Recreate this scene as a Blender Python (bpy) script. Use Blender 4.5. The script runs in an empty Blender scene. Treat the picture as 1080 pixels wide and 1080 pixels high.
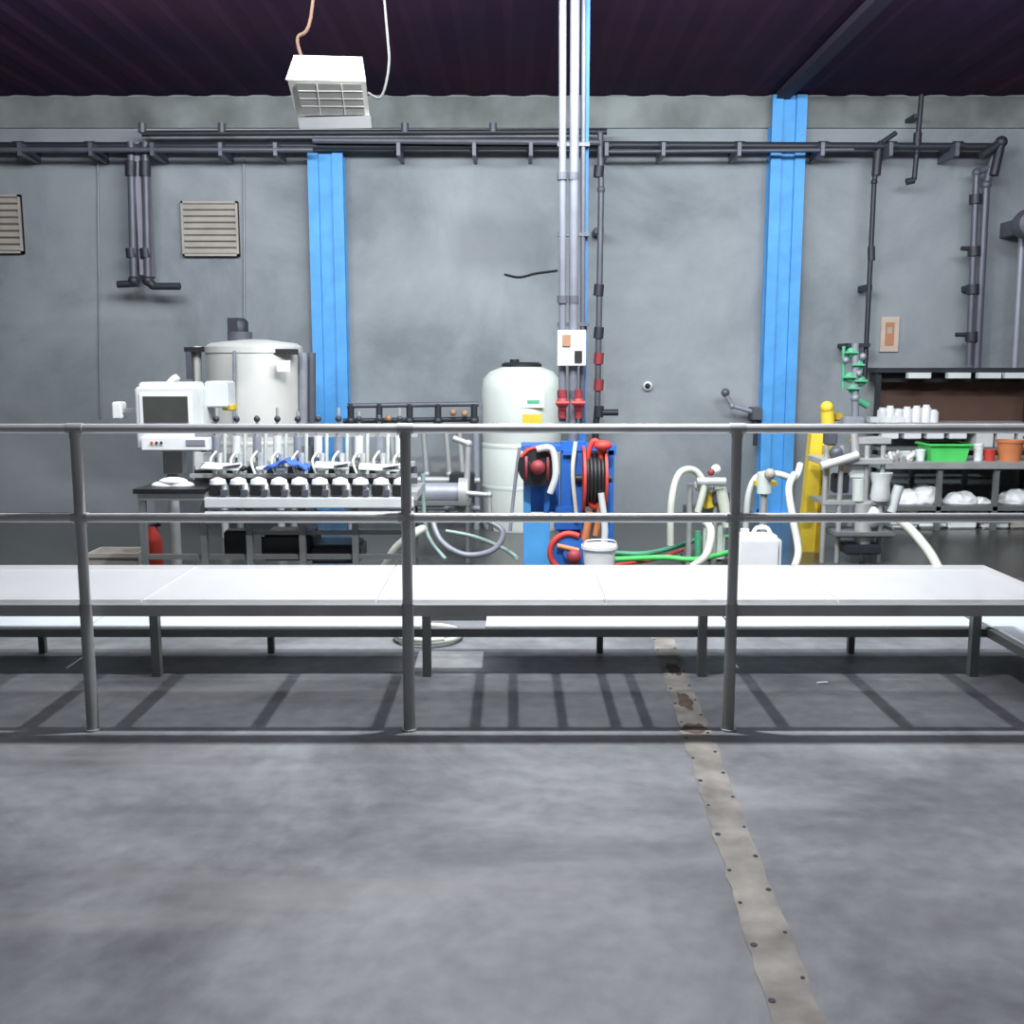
import bpy, bmesh, math, random
from mathutils import Vector, Matrix
random.seed(4)
sc=bpy.context.scene
H=1.4; T=math.radians(8.2); c_=math.cos(T); s_=math.sin(T)
# survey: real-world point at depth Y (metres from the camera station)
def S(u,v,Y):
    xn=(u-540)/1080; yn=(540-v)/1080; d=c_+yn*s_
    return Vector((xn*Y/d, Y, H+Y*(yn*c_-s_)/d))
# ---------------------------------------------------------------- materials
M={}
def mat(name,col,rough=0.5,metal=0.0,var=0.12,scale=6.0,bump=0.0,trans=0.0,alpha=1.0):
    if name in M: return M[name]
    m=bpy.data.materials.new(name); m.use_nodes=True; nt=m.node_tree; N=nt.nodes; L=nt.links
    p=N['Principled BSDF']; out=N['Material Output']
    tc=N.new('ShaderNodeTexCoord'); no=N.new('ShaderNodeTexNoise'); no.inputs['Scale'].default_value=scale; no.inputs['Detail'].default_value=5
    L.new(tc.outputs['Object'],no.inputs['Vector'])
    r=N.new('ShaderNodeValToRGB'); r.color_ramp.elements[0].position=.3; r.color_ramp.elements[1].position=.7
    a=[max(0,x*(1-var)) for x in col]; b=[min(1,x*(1+var)) for x in col]
    r.color_ramp.elements[0].color=(*a,1); r.color_ramp.elements[1].color=(*b,1)
    L.new(no.outputs['Fac'],r.inputs['Fac']); L.new(r.outputs['Color'],p.inputs['Base Color'])
    p.inputs['Roughness'].default_value=rough; p.inputs['Metallic'].default_value=metal
    if trans: p.inputs['Transmission Weight'].default_value=trans
    if bump:
        bn=N.new('ShaderNodeBump'); bn.inputs['Strength'].default_value=bump; bn.inputs['Distance'].default_value=.02
        L.new(no.outputs['Fac'],bn.inputs['Height']); L.new(bn.outputs['Normal'],p.inputs['Normal'])
    if alpha<1:
        tr=N.new('ShaderNodeBsdfTransparent'); mx=N.new('ShaderNodeMixShader'); mx.inputs[0].default_value=alpha
        L.new(tr.outputs[0],mx.inputs[1]); L.new(p.outputs[0],mx.inputs[2]); L.new(mx.outputs[0],out.inputs['Surface'])
    M[name]=m; return m
steel=mat('brushed_steel',(.40,.41,.41),.5,.35)
steelL=mat('polished_tube',(.56,.57,.57),.42,.45)
galv=mat('galvanised_frame',(.17,.18,.18),.55,.3)
tanksteel=mat('tank_steel',(.62,.62,.59),.45,.15,var=.08,scale=2)
dark=mat('black_rubber',(.012,.012,.014),.5)
pipeD=mat('dark_pipe',(.028,.03,.04),.5,.2)
pipeG=mat('grey_pipe',(.26,.275,.32),.45,.2)
pipeM=mat('mid_pipe',(.10,.105,.13),.45,.2)
blue=mat('blue_paint',(.075,.32,.68),.6)
blueD=mat('blue_machine',(.02,.13,.47),.5)
white=mat('white_plastic',(.80,.82,.83),.45,var=.05)
whiteG=mat('white_painted',(.62,.65,.65),.45,var=.06)
cream=mat('cream_vent',(.38,.35,.31),.65)
creamD=mat('vent_shadow',(.15,.13,.11),.7)
tankw=mat('pe_tank',(.60,.65,.61),.5,var=.05,scale=3)
red=mat('red_plastic',(.55,.05,.035),.55)
redD=mat('dark_red',(.26,.03,.04),.55)
orange=mat('orange_print',(.6,.21,.08),.55)
yellow=mat('yellow_paint',(.68,.50,.04),.55)
green=mat('green_plastic',(.09,.64,.14),.45)
greenH=mat('green_hose',(.08,.37,.2),.5)
hoseC=mat('pvc_hose',(.60,.62,.53),.4)
brown=mat('brown_board',(.085,.045,.032),.6)
screen=mat('screen_glass',(.06,.065,.06),.15)
cloth=mat('blue_cloth',(.04,.12,.5),.9)
lens=mat('lamp_lens',(.22,.22,.21),.2)
copper=mat('cable_tan',(.35,.2,.12),.5)
foam=mat('board_white',(.96,.97,.98),.4,var=.03,scale=2,alpha=.40)
foam2=mat('step_white',(.66,.71,.73),.4,var=.1,scale=2)

def floor_mat():
    m=bpy.data.materials.new('concrete_floor'); m.use_nodes=True; nt=m.node_tree; N=nt.nodes; L=nt.links; p=N['Principled BSDF']
    tc=N.new('ShaderNodeTexCoord')
    n1=N.new('ShaderNodeTexNoise'); n1.inputs['Scale'].default_value=.85; n1.inputs['Detail'].default_value=9; n1.inputs['Roughness'].default_value=.62; n1.inputs['Distortion'].default_value=.7
    n2=N.new('ShaderNodeTexNoise'); n2.inputs['Scale'].default_value=14; n2.inputs['Detail'].default_value=8
    L.new(tc.outputs['Object'],n1.inputs['Vector']); L.new(tc.outputs['Object'],n2.inputs['Vector'])
    r=N.new('ShaderNodeValToRGB'); e=r.color_ramp.elements
    e[0].position=.36; e[0].color=(.10,.103,.112,1); e[1].position=.66; e[1].color=(.25,.258,.27,1)
    k=e.new(.5); k.color=(.172,.178,.19,1)
    L.new(n1.outputs['Fac'],r.inputs['Fac'])
    mx=N.new('ShaderNodeMix'); mx.data_type='RGBA'; mx.blend_type='OVERLAY'; mx.inputs[0].default_value=.35
    L.new(r.outputs['Color'],mx.inputs[6]); L.new(n2.outputs['Fac'],mx.inputs[7])
    # dark spill stains and worn light scuffs (surface wear)
    n4=N.new('ShaderNodeTexNoise'); n4.inputs['Scale'].default_value=2.3; n4.inputs['Detail'].default_value=6
    mp4=N.new('ShaderNodeMapping'); mp4.inputs['Location'].default_value=(3,7,1); L.new(tc.outputs['Object'],mp4.inputs[0]); L.new(mp4.outputs[0],n4.inputs['Vector'])
    r4=N.new('ShaderNodeValToRGB'); r4.color_ramp.elements[0].position=.56; r4.color_ramp.elements[0].color=(0,0,0,1); r4.color_ramp.elements[1].position=.72; r4.color_ramp.elements[1].color=(.55,.55,.55,1)
    L.new(n4.outputs['Fac'],r4.inputs['Fac'])
    m4=N.new('ShaderNodeMix'); m4.data_type='RGBA'; L.new(r4.outputs['Color'],m4.inputs[0]); L.new(mx.outputs[2],m4.inputs[6]); m4.inputs[7].default_value=(.085,.086,.09,1)
    mp=N.new('ShaderNodeMapping'); mp.inputs['Rotation'].default_value=(0,0,.9); mp.inputs['Scale'].default_value=(.5,3.2,1); L.new(tc.outputs['Object'],mp.inputs[0])
    n3=N.new('ShaderNodeTexNoise'); n3.inputs['Scale'].default_value=1.3; n3.inputs['Detail'].default_value=4; L.new(mp.outputs[0],n3.inputs['Vector'])
    r3=N.new('ShaderNodeValToRGB'); r3.color_ramp.elements[0].position=.57; r3.color_ramp.elements[0].color=(0,0,0,1); r3.color_ramp.elements[1].position=.75; r3.color_ramp.elements[1].color=(.5,.5,.5,1)
    L.new(n3.outputs['Fac'],r3.inputs['Fac'])
    m3=N.new('ShaderNodeMix'); m3.data_type='RGBA'; L.new(r3.outputs['Color'],m3.inputs[0]); L.new(m4.outputs[2],m3.inputs[6]); m3.inputs[7].default_value=(.30,.295,.29,1)
    # wet dirty concrete in the process area
    sp=N.new('ShaderNodeSeparateXYZ'); L.new(tc.outputs['Object'],sp.inputs[0])
    ad=N.new('ShaderNodeMath'); ad.operation='ADD'; L.new(sp.outputs['Y'],ad.inputs[0]); L.new(n1.outputs['Fac'],ad.inputs[1])
    mr=N.new('ShaderNodeMapRange'); mr.inputs[1].default_value=6.0; mr.inputs[2].default_value=7.2; L.new(ad.outputs[0],mr.inputs[0])
    m2=N.new('ShaderNodeMix'); m2.data_type='RGBA'; L.new(mr.outputs[0],m2.inputs[0]); L.new(m3.outputs[2],m2.inputs[6]); m2.inputs[7].default_value=(.05,.052,.05,1)
    L.new(m2.outputs[2],p.inputs['Base Color'])
    rr=N.new('ShaderNodeMapRange'); rr.inputs[3].default_value=.55; rr.inputs[4].default_value=.25; L.new(mr.outputs[0],rr.inputs[0]); L.new(rr.outputs[0],p.inputs['Roughness'])
    b=N.new('ShaderNodeBump'); b.inputs['Strength'].default_value=.15; b.inputs['Distance'].default_value=.01; L.new(n2.outputs['Fac'],b.inputs['Height']); L.new(b.outputs['Normal'],p.inputs['Normal'])
    return m
def wall_mat():
    m=bpy.data.materials.new('painted_wall'); m.use_nodes=True; nt=m.node_tree; N=nt.nodes; L=nt.links; p=N['Principled BSDF']
    tc=N.new('ShaderNodeTexCoord')
    n1=N.new('ShaderNodeTexNoise'); n1.inputs['Scale'].default_value=.75; n1.inputs['Detail'].default_value=9; n1.inputs['Roughness'].default_value=.65; n1.inputs['Distortion'].default_value=.4
    L.new(tc.outputs['Object'],n1.inputs['Vector'])
    r=N.new('ShaderNodeValToRGB'); e=r.color_ramp.elements
    e[0].position=.34; e[0].color=(.165,.188,.205,1); e[1].position=.66; e[1].color=(.30,.325,.345,1)
    k=e.new(.48); k.color=(.235,.26,.278,1)
    L.new(n1.outputs['Fac'],r.inputs['Fac'])
    # repainted darker plaster patch (a real paint repair on the wall)
    sp=N.new('ShaderNodeSeparateXYZ'); L.new(tc.outputs['Object'],sp.inputs[0])
    def band(axis,c,h):
        a=N.new('ShaderNodeMath'); a.operation='SUBTRACT'; L.new(sp.outputs[axis],a.inputs[0]); a.inputs[1].default_value=c
        b=N.new('ShaderNodeMath'); b.operation='ABSOLUTE'; L.new(a.outputs[0],b.inputs[0])
        g=N.new('ShaderNodeMath'); g.operation='SUBTRACT'; g.inputs[0].default_value=h+.05; L.new(b.outputs[0],g.inputs[1])
        d=N.new('ShaderNodeMath'); d.operation='MULTIPLY'; d.use_clamp=True; d.inputs[1].default_value=5; L.new(g.outputs[0],d.inputs[0]); return d
    q=N.new('ShaderNodeMath'); q.operation='MULTIPLY'; L.new(band('X',-.1,.5).outputs[0],q.inputs[0]); L.new(band('Z',2.5,.3).outputs[0],q.inputs[1])
    q2=N.new('ShaderNodeMath'); q2.operation='MULTIPLY'; L.new(q.outputs[0],q2.inputs[0]); q2.inputs[1].default_value=.4
    mx=N.new('ShaderNodeMix'); mx.data_type='RGBA'; L.new(q2.outputs[0],mx.inputs[0]); L.new(r.outputs['Color'],mx.inputs[6]); mx.inputs[7].default_value=(.12,.134,.145,1)
    L.new(mx.outputs[2],p.inputs['Base Color']); p.inputs['Roughness'].default_value=.75
    return m
def ceil_mat():
    m=bpy.data.materials.new('rusty_ceiling'); m.use_nodes=True; nt=m.node_tree; N=nt.nodes; L=nt.links; p=N['Principled BSDF']
    tc=N.new('ShaderNodeTexCoord'); n1=N.new('ShaderNodeTexNoise'); n1.inputs['Scale'].default_value=.7; n1.inputs['Detail'].default_value=6
    L.new(tc.outputs['Object'],n1.inputs['Vector'])
    r=N.new('ShaderNodeValToRGB'); e=r.color_ramp.elements
    e[0].position=.35; e[0].color=(.028,.012,.044,1); e[1].position=.65; e[1].color=(.055,.018,.044,1)
    L.new(n1.outputs['Fac'],r.inputs['Fac']); L.new(r.outputs['Color'],p.inputs['Base Color']); p.inputs['Roughness'].default_value=.9
    p.inputs['Specular IOR Level'].default_value=.2
    return m
# ---------------------------------------------------------------- builder
class B:
    def __init__(s,name): s.name=name; s.bm=bmesh.new(); s.ms=[]
    def mi(s,m):
        if m not in s.ms: s.ms.append(m)
        return s.ms.index(m)
    def box(s,c,d,m,rot=None,bev=0.0):
        mtx=Matrix.Translation(Vector(c))
        if rot: mtx=mtx@Matrix.Rotation(rot[2],4,'Z')@Matrix.Rotation(rot[1],4,'Y')@Matrix.Rotation(rot[0],4,'X')
        mtx=mtx@Matrix.Diagonal((d[0],d[1],d[2],1))
        n0=set(s.bm.faces)
        r=bmesh.ops.create_cube(s.bm,size=1,matrix=mtx)
        if bev>0:
            es=list({e for v in r['verts'] for e in v.link_edges})
            bmesh.ops.bevel(s.bm,geom=es,offset=bev,segments=2,affect='EDGES')
        i=s.mi(m)
        for f in s.bm.faces:
            if f not in n0: f.material_index=i
        return s
    def bx(s,x0,x1,y0,y1,z0,z1,m,bev=0.0):
        return s.box(((x0+x1)/2,(y0+y1)/2,(z0+z1)/2),(abs(x1-x0),abs(y1-y0),abs(z1-z0)),m,None,bev)
    def rect(s,u1,v1,u2,v2,Y,dep,m,bev=0.0):
        a=S(u1,(v1+v2)/2,Y); b=S(u2,(v1+v2)/2,Y); t=S((u1+u2)/2,v1,Y).z; q=S((u1+u2)/2,v2,Y).z
        return s.bx(a.x,b.x,Y,Y+dep,q,t,m,bev)
    def ring(s,c,t,r,seg,n=None):
        t=t.normalized()
        if n is None:
            n=t.orthogonal().normalized()
        b=t.cross(n)
        return [s.bm.verts.new(c+n*r*math.cos(a)+b*r*math.sin(a)) for a in [2*math.pi*k/seg for k in range(seg)]]
    def skin(s,rings,m,capA=True,capB=True,closed=False):
        i=s.mi(m); k=len(rings[0]); R=rings+([rings[0]] if closed else [])
        for A,Bq in zip(R[:-1],R[1:]):
            for j in range(k):
                f=s.bm.faces.new((A[j],A[(j+1)%k],Bq[(j+1)%k],Bq[j])); f.material_index=i; f.smooth=True
        if not closed:
            if capA: f=s.bm.faces.new(list(reversed(rings[0]))); f.material_index=i
            if capB: f=s.bm.faces.new(rings[-1]); f.material_index=i
    def cyl(s,p1,p2,r,m,r2=None,seg=16):
        p1=Vector(p1);p2=Vector(p2);t=p2-p1;n=t.orthogonal().normalized()
        s.skin([s.ring(p1,t,r,seg,n),s.ring(p2,t,r if r2 is None else r2,seg,n)],m); return s
    def tube(s,pts,r,m,seg=10,closed=False,sm=6):
        P=[Vector(p) for p in pts]; n=len(P); Q=[]
        rng=range(n if closed else n-1)
        for i in rng:
            g=(lambda k:P[k%n]) if closed else (lambda k:P[max(0,min(n-1,k))])
            a,b,c,d=g(i-1),g(i),g(i+1),g(i+2)
            for q in range(sm):
                t=q/sm
                Q.append(.5*((2*b)+(c-a)*t+(2*a-5*b+4*c-d)*t*t+(3*b-a-3*c+d)*t**3))
        if not closed: Q.append(P[-1])
        k=len(Q); rings=[]; nn=None
        for i,q in enumerate(Q):
            t=(Q[(i+1)%k]-Q[i-1]) if closed else (Q[min(k-1,i+1)]-Q[max(0,i-1)])
            t.normalize()
            if nn is None: nn=t.orthogonal().normalized()
            else:
                nn=nn-t*nn.dot(t); nn.normalize()
            rings.append(s.ring(q,t,r,seg,nn))
        s.skin(rings,m,closed=closed); return s
    def pipe(s,pts,r,m,fit=True):  # straight runs with elbows
        P=[Vector(p) for p in pts]
        for a,b in zip(P[:-1],P[1:]): s.cyl(a,b,r,m,seg=12)
        if fit:
            for p in P[1:-1]: s.ball(p,r*1.35,m)
        return s
    def ball(s,c,r,m,sc=(1,1,1)):
        n0=set(s.bm.faces)
        bmesh.ops.create_uvsphere(s.bm,u_segments=12,v_segments=8,radius=1,matrix=Matrix.Translation(Vector(c))@Matrix.Diagonal((r*sc[0],r*sc[1],r*sc[2],1)))
        i=s.mi(m)
        for f in s.bm.faces:
            if f not in n0: f.material_index=i; f.smooth=True
        return s
    def lathe(s,c,prof,m,seg=32,ax=(0,0,1)):
        c=Vector(c); ax=Vector(ax).normalized(); n=ax.orthogonal().normalized()
        s.skin([s.ring(c+ax*z,ax,max(r,.0005),seg,n) for r,z in prof],m); return s
    def done(s):
        bmesh.ops.recalc_face_normals(s.bm,faces=s.bm.faces)
        vs=s.bm.verts
        lo=[min(v.co[i] for v in vs) for i in range(3)]; hi=[max(v.co[i] for v in vs) for i in range(3)]
        o=Vector(((lo[0]+hi[0])/2,(lo[1]+hi[1])/2,lo[2]))
        for v in vs: v.co-=o
        for e in s.bm.edges:
            if len(e.link_faces)==2 and e.calc_face_angle(0)>math.radians(47): e.smooth=False
        me=bpy.data.meshes.new(s.name); s.bm.to_mesh(me); s.bm.free()
        for m in s.ms: me.materials.append(m)
        ob=bpy.data.objects.new(s.name,me); ob.location=o; sc.collection.objects.link(ob); return ob
WY=9.7; CZ=3.77
# ---------------------------------------------------------------- shell
def world_obj(name,x0,x1,y0,y1,z0,z1,m):
    b=B(name); b.bx(x0,x1,y0,y1,z0,z1,m); vs=b.bm
    me=bpy.data.meshes.new(name); vs.to_mesh(me); vs.free(); me.materials.append(m)
    ob=bpy.data.objects.new(name,me); sc.collection.objects.link(ob); return ob
wm=wall_mat()
world_obj('floor',-9.2,9.2,-5.2,WY+.2,-.2,0,floor_mat())
world_obj('wall_back',-9.2,9.2,WY,WY+.2,0,CZ+.3,wm)
world_obj('wall_left',-9.2,-9,-5,WY,0,CZ+.3,wm)
world_obj('wall_right',9,9.2,-5,WY,0,CZ+.3,wm)
world_obj('wall_front',-9.2,9.2,-5.2,-5,0,CZ+.3,wm)
# corrugated ceiling
cm=ceil_mat(); bm=bmesh.new(); prev=None; x=-9.0; k=0
while x<=9.0:
    z=CZ+.03+(.012 if (k//2)%2 else 0)
    a=bm.verts.new((x,-5,z)); b=bm.verts.new((x,WY,z))
    if prev: bm.faces.new((prev[0],a,b,prev[1]))
    prev=(a,b); x+=(.06 if k%2==1 else .12); k+=1
me=bpy.data.meshes.new('ceiling'); bm.to_mesh(me); bm.free(); me.materials.append(cm)
o=bpy.data.objects.new('ceiling',me); sc.collection.objects.link(o)
md=o.modifiers.new('sol','SOLIDIFY'); md.thickness=.02; md.offset=1
b=B('trim_1'); tb=mat('ring_beam',(.18,.20,.195),.8,scale=1.6,var=.5); b.bx(-8.99,8.99,WY-.03,WY-.001,3.52,CZ+.02,tb); b.done()
# dark rafter reaching the right column
b=B('ceiling_rafter'); xr=S(828,96,9.5).x
b.bx(xr-.06,xr+.06,-4.9,9.6,CZ-.03,CZ+.03,mat('rafter_paint',(.02,.014,.036),.8)); b.done()
# floor joint strip with bolt holes
b=B('floor_joint_strip'); jm=mat('worn_strip',(.215,.20,.18),.8,scale=7,var=.42); rust=mat('rust_stain',(.085,.06,.045),.85,var=.5,scale=20)
p0=Vector((.575,1.2,0)); p1=Vector((.80,5.6,0)); dv=(p1-p0); ang=math.atan2(dv.y,dv.x)-math.pi/2; mid=(p0+p1)/2
nn=dv.normalized(); sd=Vector((nn.y,-nn.x,0))
# ragged worn edges
n=70; Lr=[];Rr=[]
for i in range(n+1):
    q=p0+dv*(i/n); wl=.056+random.uniform(-.006,.006); wr=.056+random.uniform(-.006,.006)
    Lr.append(b.bm.verts.new((q-sd*wl)+Vector((0,0,.0025)))); Rr.append(b.bm.verts.new((q+sd*wr)+Vector((0,0,.0025))))
k=b.mi(jm)
for i in range(n): f=b.bm.faces.new((Lr[i],Rr[i],Rr[i+1],Lr[i+1])); f.material_index=k
t=.1
while t<dv.length:
    for sgn,of in ((-1,0),(1,.07)):
        q=p0+nn*(t+of+random.uniform(-.015,.015))+sd*sgn*.044
        b.cyl((q.x,q.y,.002),(q.x,q.y,.0040),random.uniform(.005,.009),dark,seg=10)
    t+=.2
for d,w,l in ((2.62,.12,.12),(2.95,.07,.25),(3.4,.08,.2)):
    q=p0+nn*d
    n=18; vs=[b.bm.verts.new((q.x+w*.5*math.cos(a)*random.uniform(.6,1.1),q.y+l*.5*math.sin(a)*random.uniform(.6,1.1),.0035)) for a in [2*math.pi*k/n for k in range(n)]]
    f=b.bm.faces.new(vs); f.material_index=b.mi(rust)
b.done()
# ---------------------------------------------------------------- railing
RY=3.8
b=B('guard_railing')
posts=[-4.08,-2.85,-1.62,-.396,.835,2.065,3.3]
zt=S(540,452,RY).z; zm=S(540,546,RY).z
b.cyl((-4.4,RY,zt),(3.5,RY,zt),.018,steelL)
b.cyl((-4.4,RY-.0,zm),(3.5,RY,zm),.018,steelL)
for x in posts:
    b.cyl((x,RY,0),(x,RY,zt-.005),.02,steel)
    b.cyl((x,RY,0),(x,RY,.008),.03,steel)
    for z in (zt,zm):
        b.cyl((x-.03,RY,z),(x+.03,RY,z),.0205,steel)
        b.cyl((x,RY,z-.035),(x,RY,z-.01),.022,steel)
    b.cyl((x,RY,.0),(x,RY,.5),.0225,mat('post_lower',(.30,.31,.31),.55,.2))
b.done()
# ---------------------------------------------------------------- packing table
TY0,TY1=3.835,4.52; TZ=.49
b=B('packing_table')
xs=[-4.0,-2.9,-1.42,-.52,.36,1.25,2.12]
for a,c in zip(xs[:-1],xs[1:]): b.bx(a+.002,c-.002,TY0,TY1,TZ,TZ+.018,foam)
b.bx(-4.0,2.12,TY0-.01,TY0+.025,TZ-.045,TZ-.001,steel)
b.bx(-4.0,2.12,TY1-.045,TY1,TZ-.045,TZ-.001,galv)
for x in (-3.5,-3.0,-2.5,-1.97,-1.62,-1.30,-.84,-.43,-.10,.03,.2,.38,.49,.95,1.37,1.76,2.09):
    b.bx(x-.018,x+.018,TY0+.025,TY1-.045,TZ-.045,TZ-.001,galv)
for x in (-2.85,-1.61,-.385,.86,2.09):
    b.bx(x-.019,x+.019,TY1-.039,TY1-.001,0,TZ-.04,galv)
b.done()
# step platform behind + returning at right end
b=B('step_platform')
SZ=.215
for a,c in ((-3.6,-1.95),(-1.94,-.42),(-.12,1.0),(1.01,2.15)): b.bx(a,c,4.57,4.88,SZ-.012,SZ,foam2,.003)
b.bx(-3.6,2.6,4.555,4.59,SZ-.05,SZ-.012,galv); b.bx(-3.6,2.6,4.86,4.89,SZ-.05,SZ-.012,galv)
for x in (-2.3,-1.18,.43,1.66,2.57): b.bx(x-.015,x+.015,4.86,4.89,0,SZ-.05,galv)
for x in (-2.36,.3,1.5,2.2): b.bx(x-.015,x+.015,4.57,4.88,SZ-.05,SZ-.013,galv)
b.bx(2.2,2.6,3.3,4.88,SZ-.012,SZ,foam2,.003)
for x in (2.19,2.59): b.bx(x-.017,x+.017,3.3,4.88,SZ-.05,SZ-.012,galv)
for y in (3.32,4.1): 
    b.bx(2.18,2.21,y,y+.03,0,SZ-.05,galv); b.bx(2.57,2.6,y,y+.03,0,SZ-.05,galv); b.bx(2.2,2.6,y,y+.03,SZ-.05,SZ-.013,galv)
b.done()
# coiled hose on the floor under step
b=B('coiled_hose'); cc=S(452,679,5.12); 
pts=[(cc.x+.165*math.cos(a),5.12+.16*math.sin(a),.016+.002*a) for a in [k*.35 for k in range(34)]]
b.tube(pts,.015,hoseC,sm=3); b.done()
# ---------------------------------------------------------------- columns
def column(name,u1,u2,vt,m,Y=9.42):
    b=B(name); a=S(u1,300,Y).x; c=S(u2,300,Y).x; zt=S(540,vt,Y).z
    b.bx(a,c,Y+.15,Y+.165,0,zt,m); w=(c-a)
    b.bx(a,c,Y+.262,Y+.277,0,zt,m)
    b.bx(a+w*.42,a+w*.58,Y+.165,Y+.262,0,zt,m)
    b.bx(a,a+w*.3,Y+.12,Y+.15,0,zt,m); b.bx(c-w*.3,c,Y+.12,Y+.15,0,zt,m)
    b.bx(a-.04,c+.04,Y+.08,Y+.277,0,.02,m)
    for i in (0,1): b.cyl((a+i*w,Y+.14,.02),(a+i*w,Y+.14,.05),.015,dark)
    b.done()
column('steel_column',325,362,158,blue)
column('steel_column',812,848,96,blue)
# ---------------------------------------------------------------- wall pipes
b=B('overhead_pipe_run'); Y=9.45
b.pipe([S(-60,154,Y),S(636,154,Y)],.034,pipeD); b.pipe([S(150,141,Y),S(640,139,Y)],.026,pipeD)
b.pipe([S(-60,158,Y-.12),S(330,158,Y-.12)],.022,pipeM)
b.pipe([S(330,148,Y-.1),S(632,150,Y-.1)],.026,pipeM)
b.pipe([S(632,153,Y),S(1050,155,Y)],.034,pipeD)
b.pipe([S(640,160,Y-.1),S(900,158,Y-.1)],.016,pipeM)
for u in (20,95,160,232,290,420,500,560,640,700,780,868,940,1010):
    b.rect(u-2,150,u+2,164,Y-.14,.385,pipeM); 
    b.cyl(S(u-5,154,Y),S(u+5,154,Y),.042,pipeD)
for u in (150,234,427,520): b.cyl(S(u,140,Y),S(u,130,Y),.035,pipeM)
b.done()
b=B('drop_pipes'); Y=9.42
for u in (138,153):
    b.pipe([S(u,150,Y),S(u+3,295,Y)],.035,pipeM); b.ball(S(u+3,296,Y),.05,pipeD); b.cyl(S(u,170,Y),S(u,186,Y),.05,pipeD); b.cyl(S(u,262,Y),S(u+1,272,Y),.048,pipeD)
b.pipe([S(124,300,Y),S(146,299,Y)],.032,pipeD); b.pipe([S(160,302,Y),S(190,302,Y)],.032,pipeD)
b.cyl(S(156,296,Y),S(162,302,Y),.04,pipeD); b.rect(144,150,150,290,Y,.27,mat('purple_grey_board',(.24,.22,.27),.6))
b.done()
b=B('drop_pipes'); Y=9.45
b.pipe([S(945,140,Y),S(928,152,Y),S(922,192,Y),S(912,400,Y)],.022,pipeD)
b.cyl(S(926,160,Y),S(924,185,Y),.04,pipeD); b.cyl(S(919,260,Y),S(919,275,Y),.032,pipeD)
b.rect(914,300,920,306,Y,.24,pipeD); b.rect(894,362,918,366,Y-.05,.29,pipeD)
b.done()
b=B('drop_pipes')
b.pipe([S(972,100,Y),S(967,160,Y),S(964,190,Y)],.022,pipeD); b.pipe([S(964,190,Y),S(956,192,Y)],.03,pipeD); b.cyl(S(968,140,Y),S(967,155,Y),.036,pipeD); b.rect(964,120,972,124,Y,.21,pipeD)
b.done()
b=B('drop_pipes')
b.pipe([S(1055,152,Y),S(1048,175,Y),S(1030,182,Y),S(1022,385,Y)],.03,pipeM)
b.pipe([S(1050,155,Y),S(1040,195,Y),S(1030,388,Y)],.035,pipeM)
b.pipe([S(1035,165,Y-.05),S(1056,150,Y-.05),S(1048,185,Y-.05)],.04,pipeD)
for v in (205,260,300,350): b.cyl(S(1035-v*.03,v,Y),S(1035-v*.03,v+10,Y),.055,pipeD)
b.cyl(S(1008,353,Y),S(1022,353,Y),.02,pipeD); b.cyl(S(1014,262,Y),S(1030,262,Y),.02,pipeD); b.rect(1026,300,1032,306,Y,.24,pipeD)
b.done()
b=B('wall_fan'); b.pipe([S(1078,250,Y),S(1070,390,Y)],.03,pipeG); b.lathe(S(1078,238,Y-.1),[(.02,0),(.11,.02),(.13,.09),(.11,.18),(.03,.2)],pipeM,24,(0,-1,0)); b.rect(1074,230,1082,246,Y-.1,.345,pipeM); b.done()
# supply manifold (vertical pipes) in front of wall to ceiling
b=B('vertical_supply_pipes'); Y=6.85
zc=CZ+.03
pipeS=mat('supply_pipe',(.17,.18,.215),.5,.2)
def vp(u,v2,r,m,Yy=Y,off=0):
    p=S(u,v2,Yy); q=S(u+off,60,Yy); b.cyl(p,(q.x,Yy,zc),r,m); 
vp(593,445,.024,pipeS); vp(604,470,.03,pipeS,Y,2); vp(614,445,.016,pipeM,Y+.02,1)
b.bx(S(613,300,Y).x,S(620,300,Y).x,Y+.05,Y+.09,0.0,zc,mat('blue_trunking',(.03,.15,.42),.6))
for v in (150,245,340): b.rect(588,v,622,v+4,Y+.0,.05,pipeM)
for v in (170,300,400):
    for u in (593,605): b.cyl(S(u,v+12,Y),S(u,v+20,Y),.034,pipeM)
b.rect(588,348,618,386,Y-.07,.04,whiteG,.004); b.rect(593,353,602,365,Y-.08,.01,copper); b.rect(606,370,614,382,Y-.08,.01,dark)
for u,v in ((593,425),(610,425)):
    b.ball(S(u,v,Y-.02),.042,redD); b.cyl(S(u,v-14,Y-.02),S(u,v+16,Y-.02),.028,redD); b.cyl(S(u-7,v,Y-.09),S(u+7,v,Y-.09),.012,red)
b.cyl(S(604,470,Y),(S(604,470,Y).x,Y,.0),.03,pipeS)
b.done()
b=B('vertical_valve_pipe'); Y=9.4
b.pipe([S(633,140,Y),S(634,200,Y),S(630,435,Y)],.028,pipeM)
for v in (175,300,345,372,400,428): b.cyl(S(632,v,Y),S(631,v+12,Y),.045,redD if v in(372,400) else pipeD)
b.pipe([S(630,435,Y),S(652,435,Y)],.03,pipeD); b.pipe([S(630,435,Y),S(628,450,Y),S(628,560,Y)],.03,pipeD); b.rect(627,240,637,246,Y,.29,pipeD); b.done()
b=B('wall_cable'); b.tube([S(532,289,9.68),S(548,292,9.68),S(565,288,9.68),S(588,285,9.68)],.008,dark); b.done()
b=B('wall_socket'); b.lathe(S(683,407,9.69),[(.04,0),(.045,.02),(.02,.04)],whiteG,16,(0,-1,0)); b.ball(S(683,407,9.65),.025,dark); b.done()
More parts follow.
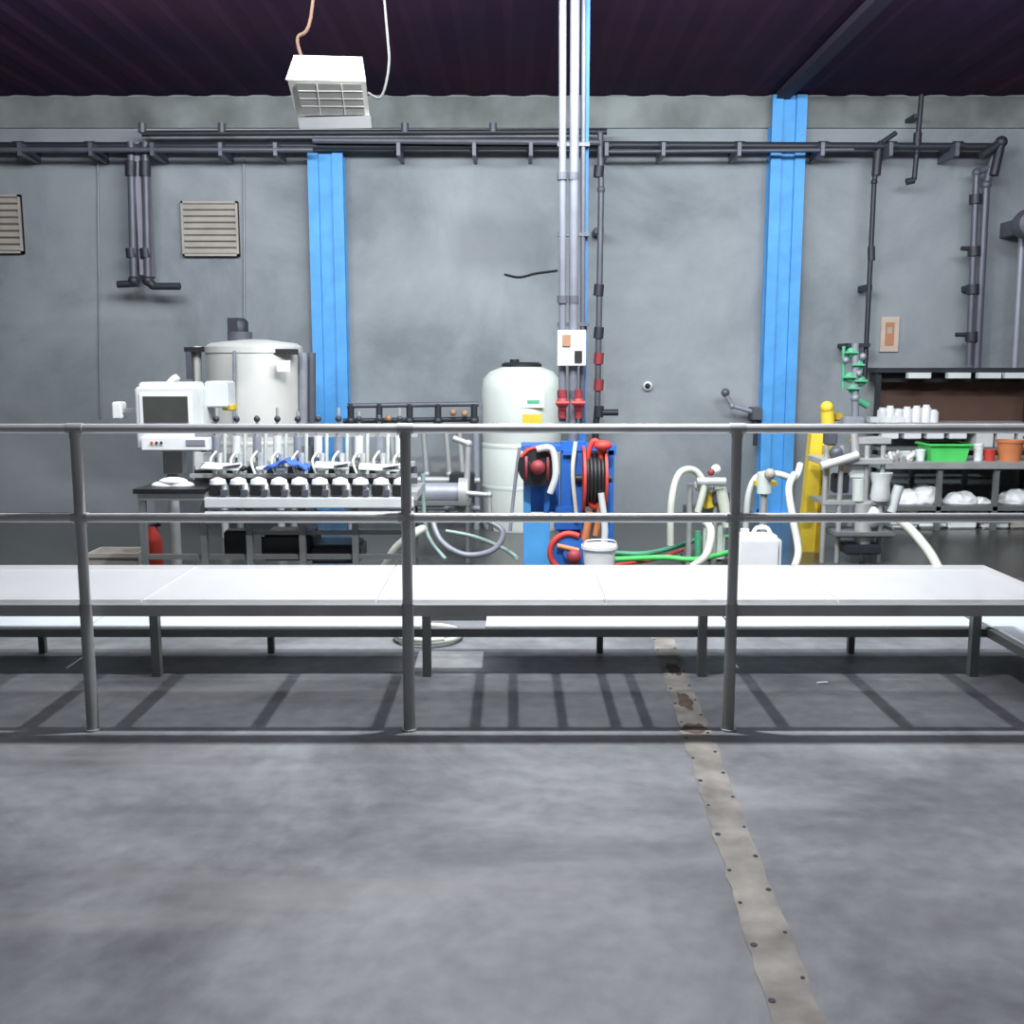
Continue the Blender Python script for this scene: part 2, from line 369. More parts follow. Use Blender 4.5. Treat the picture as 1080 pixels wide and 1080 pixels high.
b=B('wall_tap'); Y=9.55; b.pipe([S(765,415,Y),S(772,428,Y),S(800,436,Y)],.022,pipeG); b.ball(S(765,414,Y),.04,pipeM); b.rect(794,430,804,443,Y-.05,.19,pipeM,.005); b.pipe([S(798,440,Y),S(796,470,Y)],.02,pipeD); b.done()
b=B('conduit'); b.cyl(S(257,165,9.68),S(258,410,9.68),.008,pipeG); b.done()
b=B('conduit'); b.cyl(S(103,170,9.68),S(106,440,9.68),.008,pipeG); b.done()
# vents
def vent(u1,v1,u2,v2):
    b=B('louvre_vent'); Y=9.64; a=S(u1,v1,Y); c=S(u2,v2,Y)
    b.bx(a.x,c.x,Y+.02,9.699,c.z,a.z,creamD)
    t=.02
    b.bx(a.x,c.x,Y,Y+.05,a.z-t,a.z,cream); b.bx(a.x,c.x,Y,Y+.05,c.z,c.z+t,cream); b.bx(a.x,a.x+t,Y,Y+.05,c.z,a.z,cream); b.bx(c.x-t,c.x,Y,Y+.05,c.z,a.z,cream)
    n=8
    for i in range(n):
        z=c.z+t+(a.z-c.z-2*t)*(i+.5)/n
        b.box(((a.x+c.x)/2,Y+.015,z),(c.x-a.x-.03,.012,.055),cream,(math.radians(-30),0,0))
    b.done()
vent(190,212,252,270); vent(-38,205,24,267)
# ---------------------------------------------------------------- flood lamp
b=B('hanging_flood_lamp'); Y=5.6
def quadprism(b,front,back,m):
    f=[b.bm.verts.new(p) for p in front]; k=[b.bm.verts.new(p) for p in back]; i=b.mi(m); n=len(f)
    fs=[b.bm.faces.new(f),b.bm.faces.new(list(reversed(k)))]
    for j in range(n): fs.append(b.bm.faces.new((f[j],k[j],k[(j+1)%n],f[(j+1)%n])))
    for q in fs: q.material_index=i
lampw=mat('lamp_housing',(.44,.44,.41),.5)
quadprism(b,[S(301,84,Y),S(386,86,Y),S(382,60,Y+.1),S(310,58,Y+.1)],[S(306,88,Y+.3),S(385,90,Y+.3),S(380,64,Y+.3),S(313,62,Y+.3)],lampw)
quadprism(b,[S(303,84,Y),S(386,86,Y),S(391,133,Y+.16),S(316,134,Y+.16)],[S(306,88,Y+.3),S(385,90,Y+.3),S(389,128,Y+.34),S(318,130,Y+.34)],lampw)
quadprism(b,[S(312,88,Y-.002),S(381,89,Y-.002),S(385,121,Y+.10),S(319,122,Y+.10)],[S(312,90,Y+.05),S(380,91,Y+.05),S(385,121,Y+.15),S(321,122,Y+.15)],lens)
for i in range(3):
    v=96+i*8; t=(v-88)/33; b.cyl(S(313+t*7,v,Y-.004+.102*t),S(381+t*4,v+.5,Y-.004+.102*t),.003,lampw)
for u in (334,360): b.cyl(S(u,89,Y-.004),S(u+4,121,Y+.098),.003,lampw)
quadprism(b,[S(314,124,Y+.09),S(391,122,Y+.09),S(392,135,Y+.13),S(316,136,Y+.13)],[S(314,124,Y+.13),S(391,122,Y+.13),S(392,135,Y+.17),S(316,136,Y+.17)],whiteG)
t=S(318,60,Y+.15); b.tube([t,S(314,40,Y+.15),S(328,18,Y+.15),(S(340,0,Y+.15).x,Y+.15,zc)],.009,mat('cable_brown',(.10,.05,.03),.7))
b.tube([S(388,98,Y+.2),S(402,102,Y+.2),S(410,70,Y+.2),S(408,30,Y+.2),(S(398,0,Y+.2).x,Y+.2,zc)],.007,mat('cable_grey',(.13,.13,.13),.7))
b.done()
# ---------------------------------------------------------------- stainless tank
b=B('stainless_mixing_tank'); Y=8.5; c0=S(272,480,Y); zt=S(272,366,Y).z; zb=.45; R=(S(320,420,Y).x-S(222,420,Y).x)/2
b.lathe((c0.x,Y,0),[(.05,.38),(R*.5,.42),(R,zb+.06),(R,zt-.05),(R*1.02,zt-.05),(R*1.02,zt),(R*.9,zt+.03),(R*.3,zt+.06),(.02,zt+.06)],tanksteel,48)
for z in (zb+.3,): b.lathe((c0.x,Y,z),[(R*1.0,0),(R*1.012,.01),(R*1.012,.03),(R*1.0,.04)],tanksteel,48)
for a in (45,135,225,315):
    q=Vector((c0.x+R*.85*math.cos(math.radians(a)),Y+R*.85*math.sin(math.radians(a)),0)); b.cyl(q,q+Vector((0,0,zb+.15)),.03,steel)
m0=Vector((S(255,360,Y).x,Y-.05,zt+.05)); b.cyl(m0,m0+Vector((0,0,.07)),.10,pipeM); b.lathe(m0,[(.07,.07),(.07,.15),(.04,.18)],pipeD,20); 
b.box(m0+Vector((-.04,-.02,.12)),(.08,.1,.12),pipeD); b.rect(194,366,222,371,Y-.1,.1,dark); b.rect(196,371,202,400,Y-.1,.05,pipeM)
b.rect(288,368,312,374,Y-R*.8,.1,dark); b.rect(292,380,306,392,Y-R-.01,.03,whiteG); b.cyl(S(247,370,Y-R-.03),S(247,480,Y-R-.03),.012,pipeG)
b.cyl(S(320,372,Y-.1),S(320,470,Y-.1),.035,pipeG); b.cyl(S(328,372,Y),S(328,470,Y),.04,pipeM); b.cyl(S(208,365,Y),S(208,520,Y),.035,tanksteel)
b.done()
# ---------------------------------------------------------------- control cabinet
b=B('control_cabinet'); Y=6.7
b.rect(143,408,214,474,Y,.3,whiteG,.012); b.rect(146,403,206,410,Y+.05,.2,whiteG,.01); b.rect(147,415,202,449,Y-.012,.02,white,.004); b.rect(151,418,198,446,Y-.018,.01,screen)
b.rect(148,460,220,476,Y-.06,.12,white,.01); b.rect(216,402,240,430,Y+.1,.2,whiteG,.01); b.rect(118,424,128,442,Y+.1,.1,white,.008); b.rect(128,431,144,435,Y+.12,.05,steel)
for i in range(3): b.cyl(S(160+i*5,467,Y-.06),S(160+i*5,467,Y-.072),.009,red if i==0 else dark)
b.rect(196,464,216,470,Y-.066,.01,pipeG)
b.cyl(S(180,400,Y+.15),S(184,404,Y+.15),.05,whiteG)
b.rect(172,476,192,500,Y+.1,.1,steel)
p=S(182,500,Y+.15); b.cyl(p,(p.x,p.y,0),.035,steel); b.cyl((p.x,p.y,0),(p.x,p.y,.02),.15,steel)
b.rect(234,427,246,433,Y+.15,.1,yellow,.005); b.done()
# ---------------------------------------------------------------- bottling line
b=B('bottle_filling_line'); Y=6.0
b.rect(145,519,440,528,Y,.5,steel,.003)
b.rect(215,525,436,536,Y-.04,.06,whiteG,.006); b.rect(215,540,436,552,Y-.05,.08,whiteG,.006)
b.rect(140,516,216,521,Y-.02,.5,dark)
for u in (150,214,262,318,374,434):
    for dy in (.02,.45):
        p=S(u,525,Y+dy); b.bx(p.x-.018,p.x+.018,Y+dy-.018,Y+dy+.018,0,p.z,galv)
b.rect(150,585,434,590,Y+.02,.03,galv); b.rect(262,560,436,564,Y+.03,.03,galv)
b.rect(200,500,440,504,Y+.25,.03,steel); b.rect(212,488,436,492,Y+.3,.12,steelL); b.rect(205,455,440,461,Y+.3,.05,steelL)
b.rect(205,492,440,514,Y+.42,.02,pipeM)
for i in range(10):
    u=228+i*21.5
    b.cyl(S(u,430+(i%3)*4,Y+.28),S(u,512,Y+.28),.009,steel); b.cyl(S(u,460,Y+.27),S(u,482,Y+.27),.026,whiteG if i%2 else pipeG)
    b.cyl(S(u+9,455,Y+.3),S(u+9,500,Y+.3),.012,tankw)
    b.cyl(S(u+4,478,Y+.2),S(u+4,500,Y+.2),.016,steelL)
    p=S(u+6,519,Y+.12); b.lathe(p,[(.022,0),(.035,.01),(.035,.05),(.02,.065),(.02,.08)],white,16)
    b.lathe(S(u+2,512,Y+.05),[(.03,0),(.05,.01),(.045,.035),(.01,.05)],white,14)
    b.rect(u-8,512,u+3,523,Y-.02,.06,dark,.004); b.rect(u+4,517,u+10,524,Y-.03,.04,pipeM,.003)
    b.ball(S(u,442,Y+.25),.02,pipeD); b.tube([S(u,476,Y+.25),S(u-6,486,Y+.2),S(u-2,500,Y+.15)],.008,hoseC,8)
    b.ball(S(u+5,494,Y+.2),.03,white,(1.3,1,.5)) if i%3!=1 else b.ball(S(u+5,494,Y+.2),.03,dark,(1.2,1,.6))
for u,v in ((183,508),(175,512),(190,512)): b.ball(S(u,v,Y+.15),.05,white,(1.8,1,.55))
for u,v,w in ((234,492,.11),(350,491,.1),(400,493,.12)):   # folded white cloths on the guard
    c=S(u,v,Y+.1); b.box(c,(w*2,.16,.012),white,(.1,.06,.1),.004); b.box(c+Vector((w*.6,-.02,.012)),(w,.14,.012),white,(-.1,-.12,.3),.004)
b.rect(236,560,262,590,Y+.15,.12,dark,.01); b.rect(275,563,330,592,Y+.1,.3,dark,.02); b.rect(325,575,380,595,Y+.1,.3,pipeD,.02)
b.rect(205,478,245,496,Y+.35,.05,whiteG,.004)
b.done()
b=B('blue_cleaning_cloth'); bm=b.bm; c0=S(303,491,6.15); n=10; g=[[bm.verts.new((c0.x-.13+.26*i/n,6.08+.16*j/n,c0.z+.03-.05*abs(i/n-.5)*2+.012*math.sin(i*1.7+j*1.3))) for j in range(n+1)] for i in range(n+1)]
k=b.mi(cloth)
for i in range(n):
    for j in range(n): f=bm.faces.new((g[i][j],g[i+1][j],g[i+1][j+1],g[i][j+1])); f.smooth=True
o=b.done(); md=o.modifiers.new('s','SOLIDIFY'); md.thickness=.006
b=B('safety_canister'); p=S(163,590,6.6); b.lathe((p.x,6.6,0),[(.05,0),(.055,.02),(.055,S(163,572,6.6).z),(.05,S(163,566,6.6).z),(.03,S(163,560,6.6).z),(.025,S(163,555,6.6).z)],red,20); b.box((p.x+.03,6.6,S(163,575,6.6).z+.0),(.04,.03,.1),redD); b.cyl((p.x-.02,6.6,S(163,556,6.6).z),(p.x+.05,6.6,S(163,552,6.6).z),.015,dark); b.done()
b=B('plastic_crate'); p=S(126,590,6.8); z=S(130,580,6.8).z
for x0,x1,y0,y1 in ((-.17,.17,-.12,-.105),(-.17,.17,.105,.12),(-.17,-.155,-.12,.12),(.155,.17,-.12,.12)): b.bx(p.x+x0,p.x+x1,6.8+y0,6.8+y1,0,z,cream,.003)
b.bx(p.x-.17,p.x+.17,6.68,6.92,0,.02,cream); b.bx(p.x-.18,p.x+.18,6.67,6.685,z-.03,z,cream); b.done()
# pressure manifold behind (dark rails)
b=B('filter_manifold'); Y=8.7
b.pipe([S(366,428,Y),S(505,426,Y)],.022,pipeM); b.pipe([S(362,444,Y),S(505,442,Y)],.022,pipeD)
for u in (370,400,432,462,500):
    b.cyl(S(u,426,Y),S(u,448,Y),.028,pipeD); b.ball(S(u,444,Y-.03),.04,pipeD)
for u in (368,502): p=S(u,448,Y); b.cyl(p,(p.x,Y,0),.03,pipeG)
for u,v in ((478,435),(490,436),(410,441)): b.ball(S(u,v,Y-.06),.03,copper)
for u in (382,412,446,470,484): b.pipe([S(u,448,Y-.05),S(u+4,500,Y-.05),S(u+2,545,Y-.05)],.022,steel)
b.pipe([S(362,505,Y-.1),S(506,507,Y-.1)],.03,steel); b.pipe([S(362,534,Y-.1),S(506,536,Y-.1)],.025,pipeG)
b.rect(440,515,470,530,Y-.2,.1,pipeM,.01); b.rect(474,500,500,530,Y-.25,.2,pipeD,.01)
b.done()
# centrifugal pump and pipework
b=B('centrifugal_pump'); Y=7.3
b.cyl(S(446,520,Y),S(484,520,Y),.075,pipeG,seg=24); b.cyl(S(484,520,Y),S(494,520,Y),.11,steel,seg=24); b.pipe([S(492,520,Y),S(494,468,Y),S(478,462,Y)],.022,steelL); b.cyl(S(436,520,Y),S(446,520,Y),.085,pipeM,seg=24)
b.pipe([S(492,520,Y-.1),S(516,522,Y-.1),S(518,560,Y-.1)],.018,steelL)
p=S(460,530,Y); b.bx(p.x-.18,p.x+.25,Y-.12,Y+.12,p.z-.01,p.z+.02,galv,.004)
for dx in (-.16,.23):
    for dy in (-.1,.1): b.cyl((p.x+dx,Y+dy,0),(p.x+dx,Y+dy,p.z),.018,galv)
b.done()
# ---------------------------------------------------------------- white PE tank
b=B('polyethylene_tank'); Y=8.8; p=S(550,480,Y); R=(S(592,440,Y).x-S(508,440,Y).x)/2; zz=lambda v:S(550,v,Y).z
b.lathe((p.x,Y,0),[(R*.97,0),(R,.03),(R,zz(470)),(R*.985,zz(468)),(R*.985,zz(465)),(R,zz(463)),(R,zz(410)),(R*.96,zz(400)),(R*.8,zz(392)),(R*.5,zz(387)),(R*.45,zz(386)),(.02,zz(386))],tankw,48)
b.lathe((p.x,Y,0),[(R*.5,zz(388)),(R*.5,zz(384)),(R*.42,zz(382)),(.02,zz(382))],dark,32)
b.cyl((p.x-.06,Y,zz(383)),(p.x-.06,Y,zz(379)),.04,dark)
for z in (.35,.7): b.lathe((p.x,Y,z),[(R,0),(R*1.01,.01),(R*1.01,.03),(R,.04)],tankw,48)
b.rect(551,437,571,450,Y-R-.004,.03,yellow); b.rect(549,412,574,430,Y-R-.004,.04,white); b.rect(556,422,569,426,Y-R-.007,.01,greenH)
b.done()
# ---------------------------------------------------------------- hose reels
b=B('hose_reel_cabinet'); Y=6.75
for u1,u2 in ((552,580),(594,606),(640,650)): b.rect(u1,475,u2,480,Y,.05,blueD)
def post(u1,u2,v1,Yy,m,dep=.05):
    a=S(u1,v1,Yy); c=S(u2,v1,Yy); b.bx(a.x,c.x,Yy,Yy+dep,0,a.z,m,.003)
post(552,560,474,Y,blue); post(592,618,466,Y+.03,blueD,.12); post(641,648,474,Y,blueD); post(574,580,474,Y,blueD)
b.rect(552,545,580,598,Y-.01,.05,blue,.005); b.rect(556,500,590,540,Y+.12,.1,blueD,.005); b.rect(596,470,642,520,Y+.12,.05,blueD)
b.rect(550,470,650,476,Y+.02,.3,blueD,.003)
def reel(u,v,r,Yy,mm,hm):
    c=S(u,v,Yy)
    for x in (-.07,.07):
        b.lathe(c+Vector((x-.008,0,0)),[(r,0),(r,.016)],mm,28,(1,0,0)); 
    b.cyl(c-Vector((.12,0,0)),c+Vector((.12,0,0)),.03,dark)
    for i in range(5):
        rr=r*.8; b.tube([c+Vector((-.05+.025*i,rr*math.cos(a),rr*math.sin(a))) for a in [k*math.pi/6 for k in range(12)]],.014,hm,8,True,2)
reel(626,505,.22,Y+.02,red,dark); reel(566,492,.13,Y-.02,redD,dark); reel(602,582,.14,Y+.03,redD,dark)
c=S(567,492,Y-.1); b.lathe(c,[(.13,0),(.13,.02),(.05,.03),(.05,.06)],dark,28,(0,-1,0)); b.tube([c+Vector((.125*math.cos(a),-.02,.125*math.sin(a))) for a in [k*math.pi/6 for k in range(6)]],.012,red,8,False,2); b.ball(c+Vector((0,-.06,0)),.05,redD)
c=S(600,582,Y-.13); b.lathe(c,[(.12,0),(.12,.02),(.04,.03),(.04,.06)],blueD,28,(0,-1,0)); b.tube([c+Vector((.125*math.cos(a),-.02,.125*math.sin(a))) for a in [k*math.pi/6 for k in range(2,9)]],.02,red,8,False,2); b.ball(c+Vector((0.03,-.06,-.02)),.05,redD); b.cyl(c+Vector((-.08,-.05,.05)),c+Vector((.06,-.06,.02)),.016,orange)
c=S(627,500,Y-.08); b.tube([c+Vector((.05*math.cos(a),0,.22*math.sin(a))) for a in [k*math.pi/6 for k in range(12)]],.018,red,8,True,3)
b.ball(S(636,470,Y-.1),.05,red,(1.2,1,.7)); b.cyl(S(622,540,Y-.1),S(616,575,Y-.1),.025,orange); b.cyl(S(634,530,Y-.1),S(628,565,Y-.1),.02,orange)
b.rect(585,535,612,560,Y-.02,.1,blueD,.01); b.tube([S(548,472,Y-.05),S(542,520,Y-.05),S(538,560,Y-.05)],.012,pipeG)
b.tube([S(566,474,Y-.16),S(582,474,Y-.16),S(586,500,Y-.16),S(580,520,Y-.15)],.022,whiteG)
b.tube([S(607,466,Y-.05),S(604,500,Y-.08),S(608,545,Y-.06)],.014,hoseC); b.tube([S(634,520,Y-.16),S(638,560,Y-.16),S(634,590,Y-.16)],.022,whiteG)
b.done()
b=B('white_bucket'); p=S(632,590,6.35); z=S(632,578,6.35).z; b.lathe((p.x,6.35,0),[(.08,0),(.105,z),(.115,z),(.115,z+.02),(.1,z+.02),(.095,z-.05),(.02,z-.05)],white,24); b.tube([(p.x-.11,6.35,z),(p.x-.08,6.28,z+.06),(p.x+.08,6.28,z+.06),(p.x+.11,6.35,z)],.005,white,6); b.done()
# ---------------------------------------------------------------- hoses
def hose(name,pts,r,m): 
    b=B(name); b.tube(pts,r,m,10); return b.done()
clear=mat('clear_tube',(.26,.36,.33),.3)
hose('green_hose',[S(646,583,6.9),S(680,584,6.9),S(715,576,7.3),S(740,568,7.7),S(770,566,7.9)],.018,greenH)
hose('green_hose',[S(648,590,6.7),S(700,588,6.8),S(735,590,6.8),S(770,582,7.1)],.018,green)
hose('red_hose',[S(648,596,6.6),S(690,590,6.9),S(720,580,7.2)],.012,red)
hose('white_hose',[S(707,575,6.9),S(708,530,6.9),S(716,500,6.95),S(732,496,7),S(742,512,7),S(736,540,7)],.024,hoseC)
hose('white_hose',[S(838,598,6.4),S(842,580,6.5),S(836,545,6.6),S(832,515,6.7),S(838,500,6.8)],.024,hoseC)
hose('white_hose',[S(786,560,7.2),S(790,520,7.2),S(800,502,7.2),S(820,500,7.2),S(838,504,7.2),S(844,490,7.3)],.024,whiteG)
hose('white_hose',[S(945,545,6.8),S(962,560,6.7),S(980,582,6.5),S(990,600,6.4)],.03,hoseC)
hose('white_hose',[S(730,598,6.5),S(745,585,6.5),S(750,560,6.6),S(742,548,6.8)],.026,hoseC)
hose('white_hose',[S(406,598,6.8),S(418,578,6.8),S(438,562,6.8),S(446,558,6.9)],.03,hoseC)
hose('grey_hose',[S(455,545,7.0),S(465,570,6.9),S(490,585,6.8),S(520,580,6.9),S(530,560,7.1),S(505,545,7.15)],.02,pipeG)
hose('clear_hose',[S(470,560,6.95),S(500,566,6.95),S(530,578,6.95),S(545,588,6.6)],.014,clear)
hose('clear_hose',[S(446,500,7.0),S(450,560,7.0),S(470,590,6.8)],.014,clear)
# transfer pump skid w/ hoses (centre right)
b=B('transfer_pump_skid'); Y=7.1
for u in (728,755,775):
    p=S(u,510,Y); b.cyl(p,(p.x,Y,0),.02,steel)
b.ball(S(742,512,Y),.06,tankw,(1.2,1,.8)); b.ball(S(755,495,Y),.035,white); b.ball(S(750,498,Y-.05),.025,redD); b.cyl(S(745,520,Y),S(748,535,Y),.04,yellow); b.cyl(S(735,508,Y-.1),S(765,508,Y-.1),.03,steelL)
b.rect(725,535,780,545,Y,.2,galv,.005); b.rect(742,555,765,595,Y,.1,tankw,.02); b.cyl(S(736,560,Y),S(736,590,Y),.022,greenH); b.cyl(S(760,515,Y-.05),S(768,555,Y-.05),.04,hoseC); b.rect(752,520,776,532,Y-.05,.1,pipeM,.01)
b.cyl(S(806,498,Y),S(806,520,Y),.05,tankw); b.rect(797,508,820,513,Y,.1,yellow,.003); b.ball(S(812,500,Y-.05),.04,cream); p=S(806,515,Y); b.cyl(p,(p.x,Y,0),.025,steel)
b.bx(S(725,545,Y).x,S(825,545,Y).x,Y,Y+.25,0,.04,galv); b.done()
b=B('jerrycan'); Y=6.6; a=S(778,565,Y); c=S(826,565,Y); z=S(800,566,Y).z
b.bx(a.x,c.x,Y,Y+.22,0,z,white,.03); b.cyl((a.x+.07,Y+.11,z-.01),(a.x+.07,Y+.11,z+.035),.03,whiteG); b.tube([(a.x+.12,Y+.11,z-.01),(a.x+.15,Y+.11,z+.04),(c.x-.08,Y+.11,z+.04),(c.x-.05,Y+.11,z-.01)],.014,white,8); b.done()
# yellow pump stand
b=B('yellow_pump_stand'); Y=7.6
def slab(u1t,u2t,vt,u1b,u2b,Yy,dep,m):
    A=S(u1t,vt,Yy);Bq=S(u2t,vt,Yy);z0=0.0
    xa=S(u1b,545,Yy).x; xb=S(u2b,545,Yy).x
    quadprism(b,[(A.x,Yy,A.z),(Bq.x,Yy,Bq.z),(xb,Yy,z0),(xa,Yy,z0)],[(A.x,Yy+dep,A.z),(Bq.x,Yy+dep,Bq.z),(xb,Yy+dep,z0),(xa,Yy+dep,z0)],m)
slab(856,878,458,845,866,Y,.1,yellow); b.cyl(S(872,428,Y+.06),S(874,462,Y+.06),.05,yellow); b.ball(S(872,430,Y+.05),.05,yellow); b.rect(880,436,890,444,Y+.1,.1,mat('yellow_dark',(.42,.28,.02),.5),.01)
slab(868,878,470,861,868,Y-.02,.03,M['yellow_dark'])
b.done()
# green valve cluster
b=B('green_valve_cluster'); Y=8.6
for u,v in ((898,372),(905,385),(896,398),(908,402),(900,410)): b.ball(S(u,v,Y),.045,greenH,(1,.7,1)); b.cyl(S(u-7,v,Y-.04),S(u+7,v,Y-.04),.010,greenH)
for u,v in ((892,380),(910,376),(906,394)): b.ball(S(u,v,Y-.02),.03,pipeG)
b.cyl(S(890,365,Y),S(889,410,Y),.015,greenH); b.pipe([S(902,362,Y),S(902,420,Y),S(902,440,Y)],.03,pipeG); p=S(902,440,Y); b.cyl(p,(p.x,Y,0),.03,pipeG); b.cyl(S(902,420,Y),S(915,428,Y),.03,greenH); b.done()
b=B('wall_notice'); b.rect(929,334,948,371,9.68,.019,mat('notice_paper',(.52,.42,.35),.6)); b.rect(934,340,943,364,9.672,.01,mat('notice_print',(.45,.2,.1),.6)); b.rect(936,345,941,352,9.668,.005,cream); b.done()
# filling station right-centre (steel frame w/ white fittings)
b=B('capping_station'); Y=7.2
for u in (872,888,915,932): p=S(u,470,Y); b.cyl(p,(p.x,Y,0),.018,steel)
b.rect(866,484,942,490,Y-.05,.35,steelL,.004); b.rect(868,528,940,533,Y-.02,.3,steel,.004); b.rect(905,462,940,468,Y,.2,steelL)
b.lathe(S(928,528,Y),[(.06,0),(.07,.03),(.06,.12),(.08,.2)],whiteG,20); b.cyl(S(910,530,Y),S(910,575,Y),.06,steelL); b.ball(S(918,545,Y),.08,whiteG)
b.rect(896,490,915,505,Y,.15,whiteG,.01); b.ball(S(882,478,Y),.05,pipeM); b.cyl(S(940,540,Y),S(948,512,Y),.035,whiteG); b.rect(880,562,945,567,Y-.1,.3,galv,.01)
b.rect(872,452,884,470,Y,.1,pipeM,.01); b.rect(890,440,912,456,Y+.05,.1,pipeG,.01); b.rect(880,500,896,520,Y,.1,pipeD,.01); b.cyl(S(905,505,Y),S(905,528,Y),.04,tankw)
b.cyl(S(866,492,Y-.05),S(905,480,Y-.05),.03,tanksteel); b.cyl(S(900,448,Y),S(903,484,Y),.025,steelL)
b.rect(892,575,930,585,Y-.1,.2,pipeD,.01)
b.done()
# ---------------------------------------------------------------- workbench with hutch
b=B('workbench_with_hutch'); Y=8.6
b.rect(928,488,1180,495,Y,.7,steel,.004)
for u in (932,992,1052,1110,1170):
    p=S(u,492,Y+.03); b.bx(p.x-.02,p.x+.02,Y+.02,Y+.06,0,p.z,galv); b.bx(p.x-.02,p.x+.02,Y+.62,Y+.66,0,p.z,galv)
b.rect(928,534,1180,539,Y+.02,.6,galv,.003)
b.rect(925,388,1180,393,9.35,.3,pipeD); b.rect(925,402,1180,447,9.6,.08,brown); b.rect(925,395,1180,403,9.45,.2,dark)
b.rect(925,446,1180,452,9.25,.4,steel); 
for u in (927,1085,1175): p=S(u,390,9.4); b.bx(p.x-.02,p.x+.02,9.38,9.42,0,p.z,pipeD)
for u in (958,1000,1032,1060): b.rect(u,393,u+24,399,9.3,.06,whiteG)
for u in (918,930,945): b.rect(u,440,u+10,446,9.3,.1,white,.004)
for u in range(1030,1170,22): b.rect(u,454,u+18,472,9.3,.25,whiteG if u%44 else cream,.006)
for u in range(930,1020,24): b.rect(u,455,u+18,463,9.3,.2,white,.006)
b.rect(925,472,1180,475,9.25,.3,galv)
b.rect(1030,475,1180,487,9.32,.3,mat('box_brown',(.28,.18,.13),.7),.006)
b.done()
def tub(name,u,v,w,h,Y,m,zt=None):
    b=B(name); c=S(u,v,Y); r=w*Y/1080/2; hh=h*Y/1080
    b.lathe(c,[(r*.8,0),(r,hh*.9),(r*1.08,hh*.9),(r*1.08,hh),(r*.95,hh),(r*.9,hh*.8),(.01,hh*.8)],m,20); b.done()
for u,w,h,m in ((1064,26,24,orange),(1043,12,14,red),(1031,10,20,white),(955,14,12,whiteG),(970,10,14,white)): tub('storage_tub',u,488,w,h,8.78,m)
tub('storage_tub',1090,488,22,28,8.8,red)
b=B('green_basket'); Y=8.72; a=S(979,488,Y); c=S(1022,488,Y); z0=a.z+.004; z1=S(1000,468,Y).z
quadprism(b,[(a.x+.03,Y,z0),(c.x-.03,Y,z0),(c.x,Y-.02,z1),(a.x,Y-.02,z1)],[(a.x+.03,Y+.25,z0),(c.x-.03,Y+.25,z0),(c.x,Y+.27,z1),(a.x,Y+.27,z1)],green)
b.bx(a.x-.015,c.x+.015,Y-.04,Y+.28,z1-.02,z1,green,.004)
b.done()
# stack of white bottles on upper shelf
b=B('stacked_white_bottles'); 
for i,(u,h) in enumerate(((930,16),(938,18),(947,15),(956,17),(966,18),(976,19),(984,14),(942,10))):
    c=S(u,446,9.35); hh=h*9.35/1080; b.lathe(c,[(.044,0),(.046,.01),(.046,hh*.8),(.03,hh*.9),(.03,hh),(.01,hh)],white,14)
b.done()
# bags below bench
b=B('plastic_bag_pile')
for u,v,r,sx in ((958,528,.13,1.4),(975,524,.13,1.2),(948,530,.1,1.2),(1012,530,.12,1.4),(1034,532,.08,1.3),(1072,528,.12,1.3)): b.ball(S(u,v,8.85),r,white,(sx,1,.85))
o=b.done(); tx=bpy.data.textures.new('crumple','CLOUDS'); tx.noise_scale=.06; ss=o.modifiers.new('sub','SUBSURF'); ss.levels=2; ss.render_levels=2; dm=o.modifiers.new('d','DISPLACE'); dm.texture=tx; dm.strength=.05
b=B('storage_boxes'); Y=8.7
for u1,u2,v1,m in ((1000,1030,546,white),(1036,1064,548,whiteG),(1066,1100,545,cream),(940,968,550,whiteG),(970,996,552,white)):
    a=S(u1,560,Y);c=S(u2,560,Y);z=S(u1,v1,Y).z; b.bx(a.x,c.x,Y,Y+.3,0,z-.02,m,.012); b.bx(a.x-.01,c.x+.01,Y-.01,Y+.31,z-.03,z,m,.006)
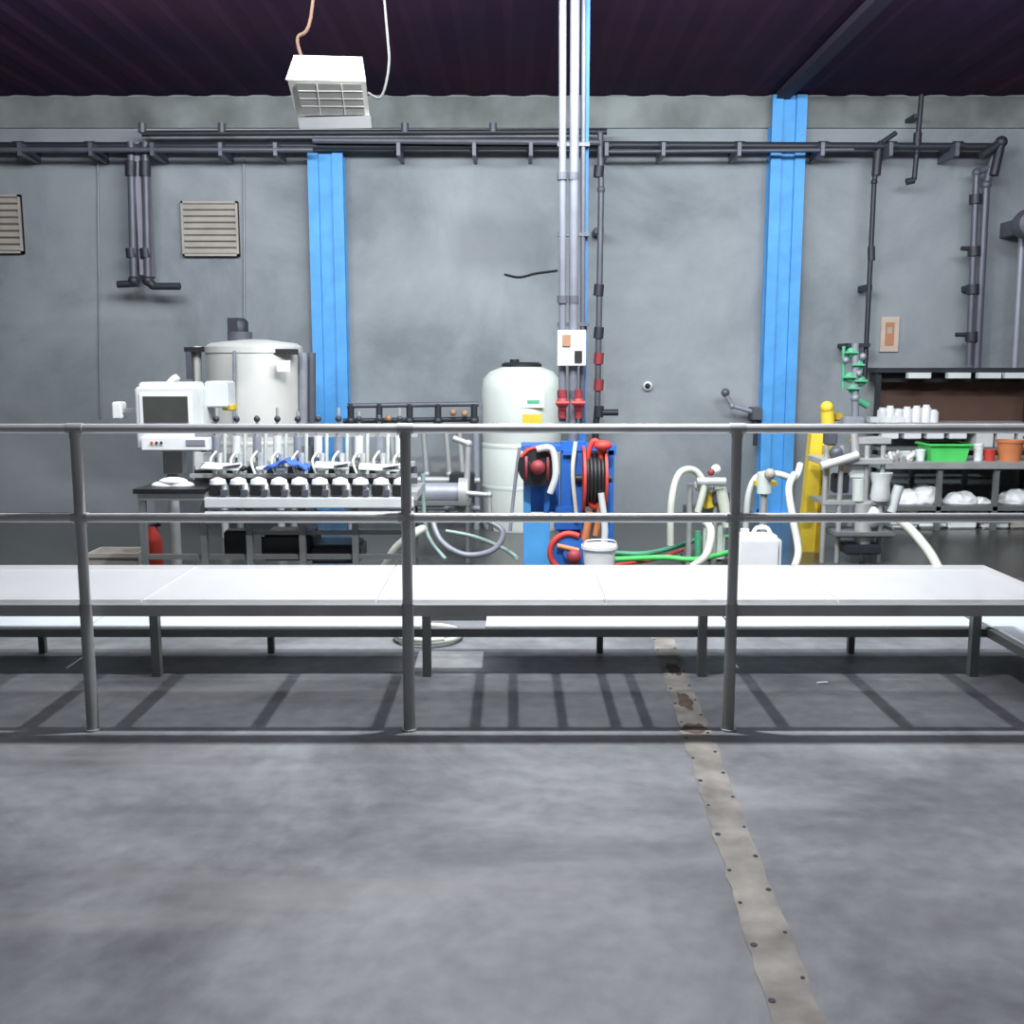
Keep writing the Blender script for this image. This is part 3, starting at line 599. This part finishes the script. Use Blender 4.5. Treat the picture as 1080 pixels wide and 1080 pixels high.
b.done()
b=B('parts_pile'); 
for i in range(22):
    u=935+random.random()*30; Yy=8.65+random.random()*.3; p=S(u,487,Yy); b.cyl((p.x,Yy,S(960,489,8.62).z+.02),(p.x+random.uniform(-.08,.08),Yy+.05,S(960,489,8.62).z+.03+random.random()*.05),.02,random.choice([white,whiteG,steel,cream]),seg=8)
b.done()
b=B('floor_litter'); p=S(866,722,4.4); b.box((p.x,4.38,.004),(.05,.015,.008),white,(0,0,.2)); b.done()
# ---------------------------------------------------------------- lights
def area(n,loc,sx,sy,e,col=(1,1,1),aim=None):
    l=bpy.data.lights.new(n,'AREA'); l.shape='RECTANGLE'; l.size=sx; l.size_y=sy; l.energy=e; l.color=col
    o=bpy.data.objects.new(n,l); o.location=loc
    if aim: o.rotation_euler=(Vector(aim)-Vector(loc)).to_track_quat('-Z','Y').to_euler()
    sc.collection.objects.link(o)
area('ceiling_light_table',(.2,4.05,3.65),.10,.08,215,(.95,.965,1))
area('ceiling_light_process',(0,6.3,3.68),7,.5,140,(.94,.985,1),(0,8.0,.6))
area('added_wall_wash',(.6,5.1,3.68),8,.4,385,(.92,.975,1),(.6,9.7,1.7))  # added fill aimed at the back wall to brighten it, not a room lamp
area('ceiling_light_front',(0,.6,3.65),5,.6,38,(.95,.96,1))
for x in (-2.7,3.3):
    l=bpy.data.lights.new('violet_lamp','POINT'); l.energy=16; l.color=(.45,.25,1); l.shadow_soft_size=.1; o=bpy.data.objects.new('violet_lamp',l); o.location=(x,6.1,3.42); sc.collection.objects.link(o)
w=bpy.data.worlds.new('world'); sc.world=w; w.use_nodes=True; w.node_tree.nodes['Background'].inputs[0].default_value=(.5,.55,.6,1); w.node_tree.nodes['Background'].inputs[1].default_value=.3
cam=bpy.data.cameras.new('camera'); cam.sensor_width=36; cam.lens=36; co=bpy.data.objects.new('camera',cam); co.location=(0,0,H); co.rotation_euler=(math.pi/2-T,0,0); sc.collection.objects.link(co); sc.camera=co
sc.view_settings.view_transform='Standard'
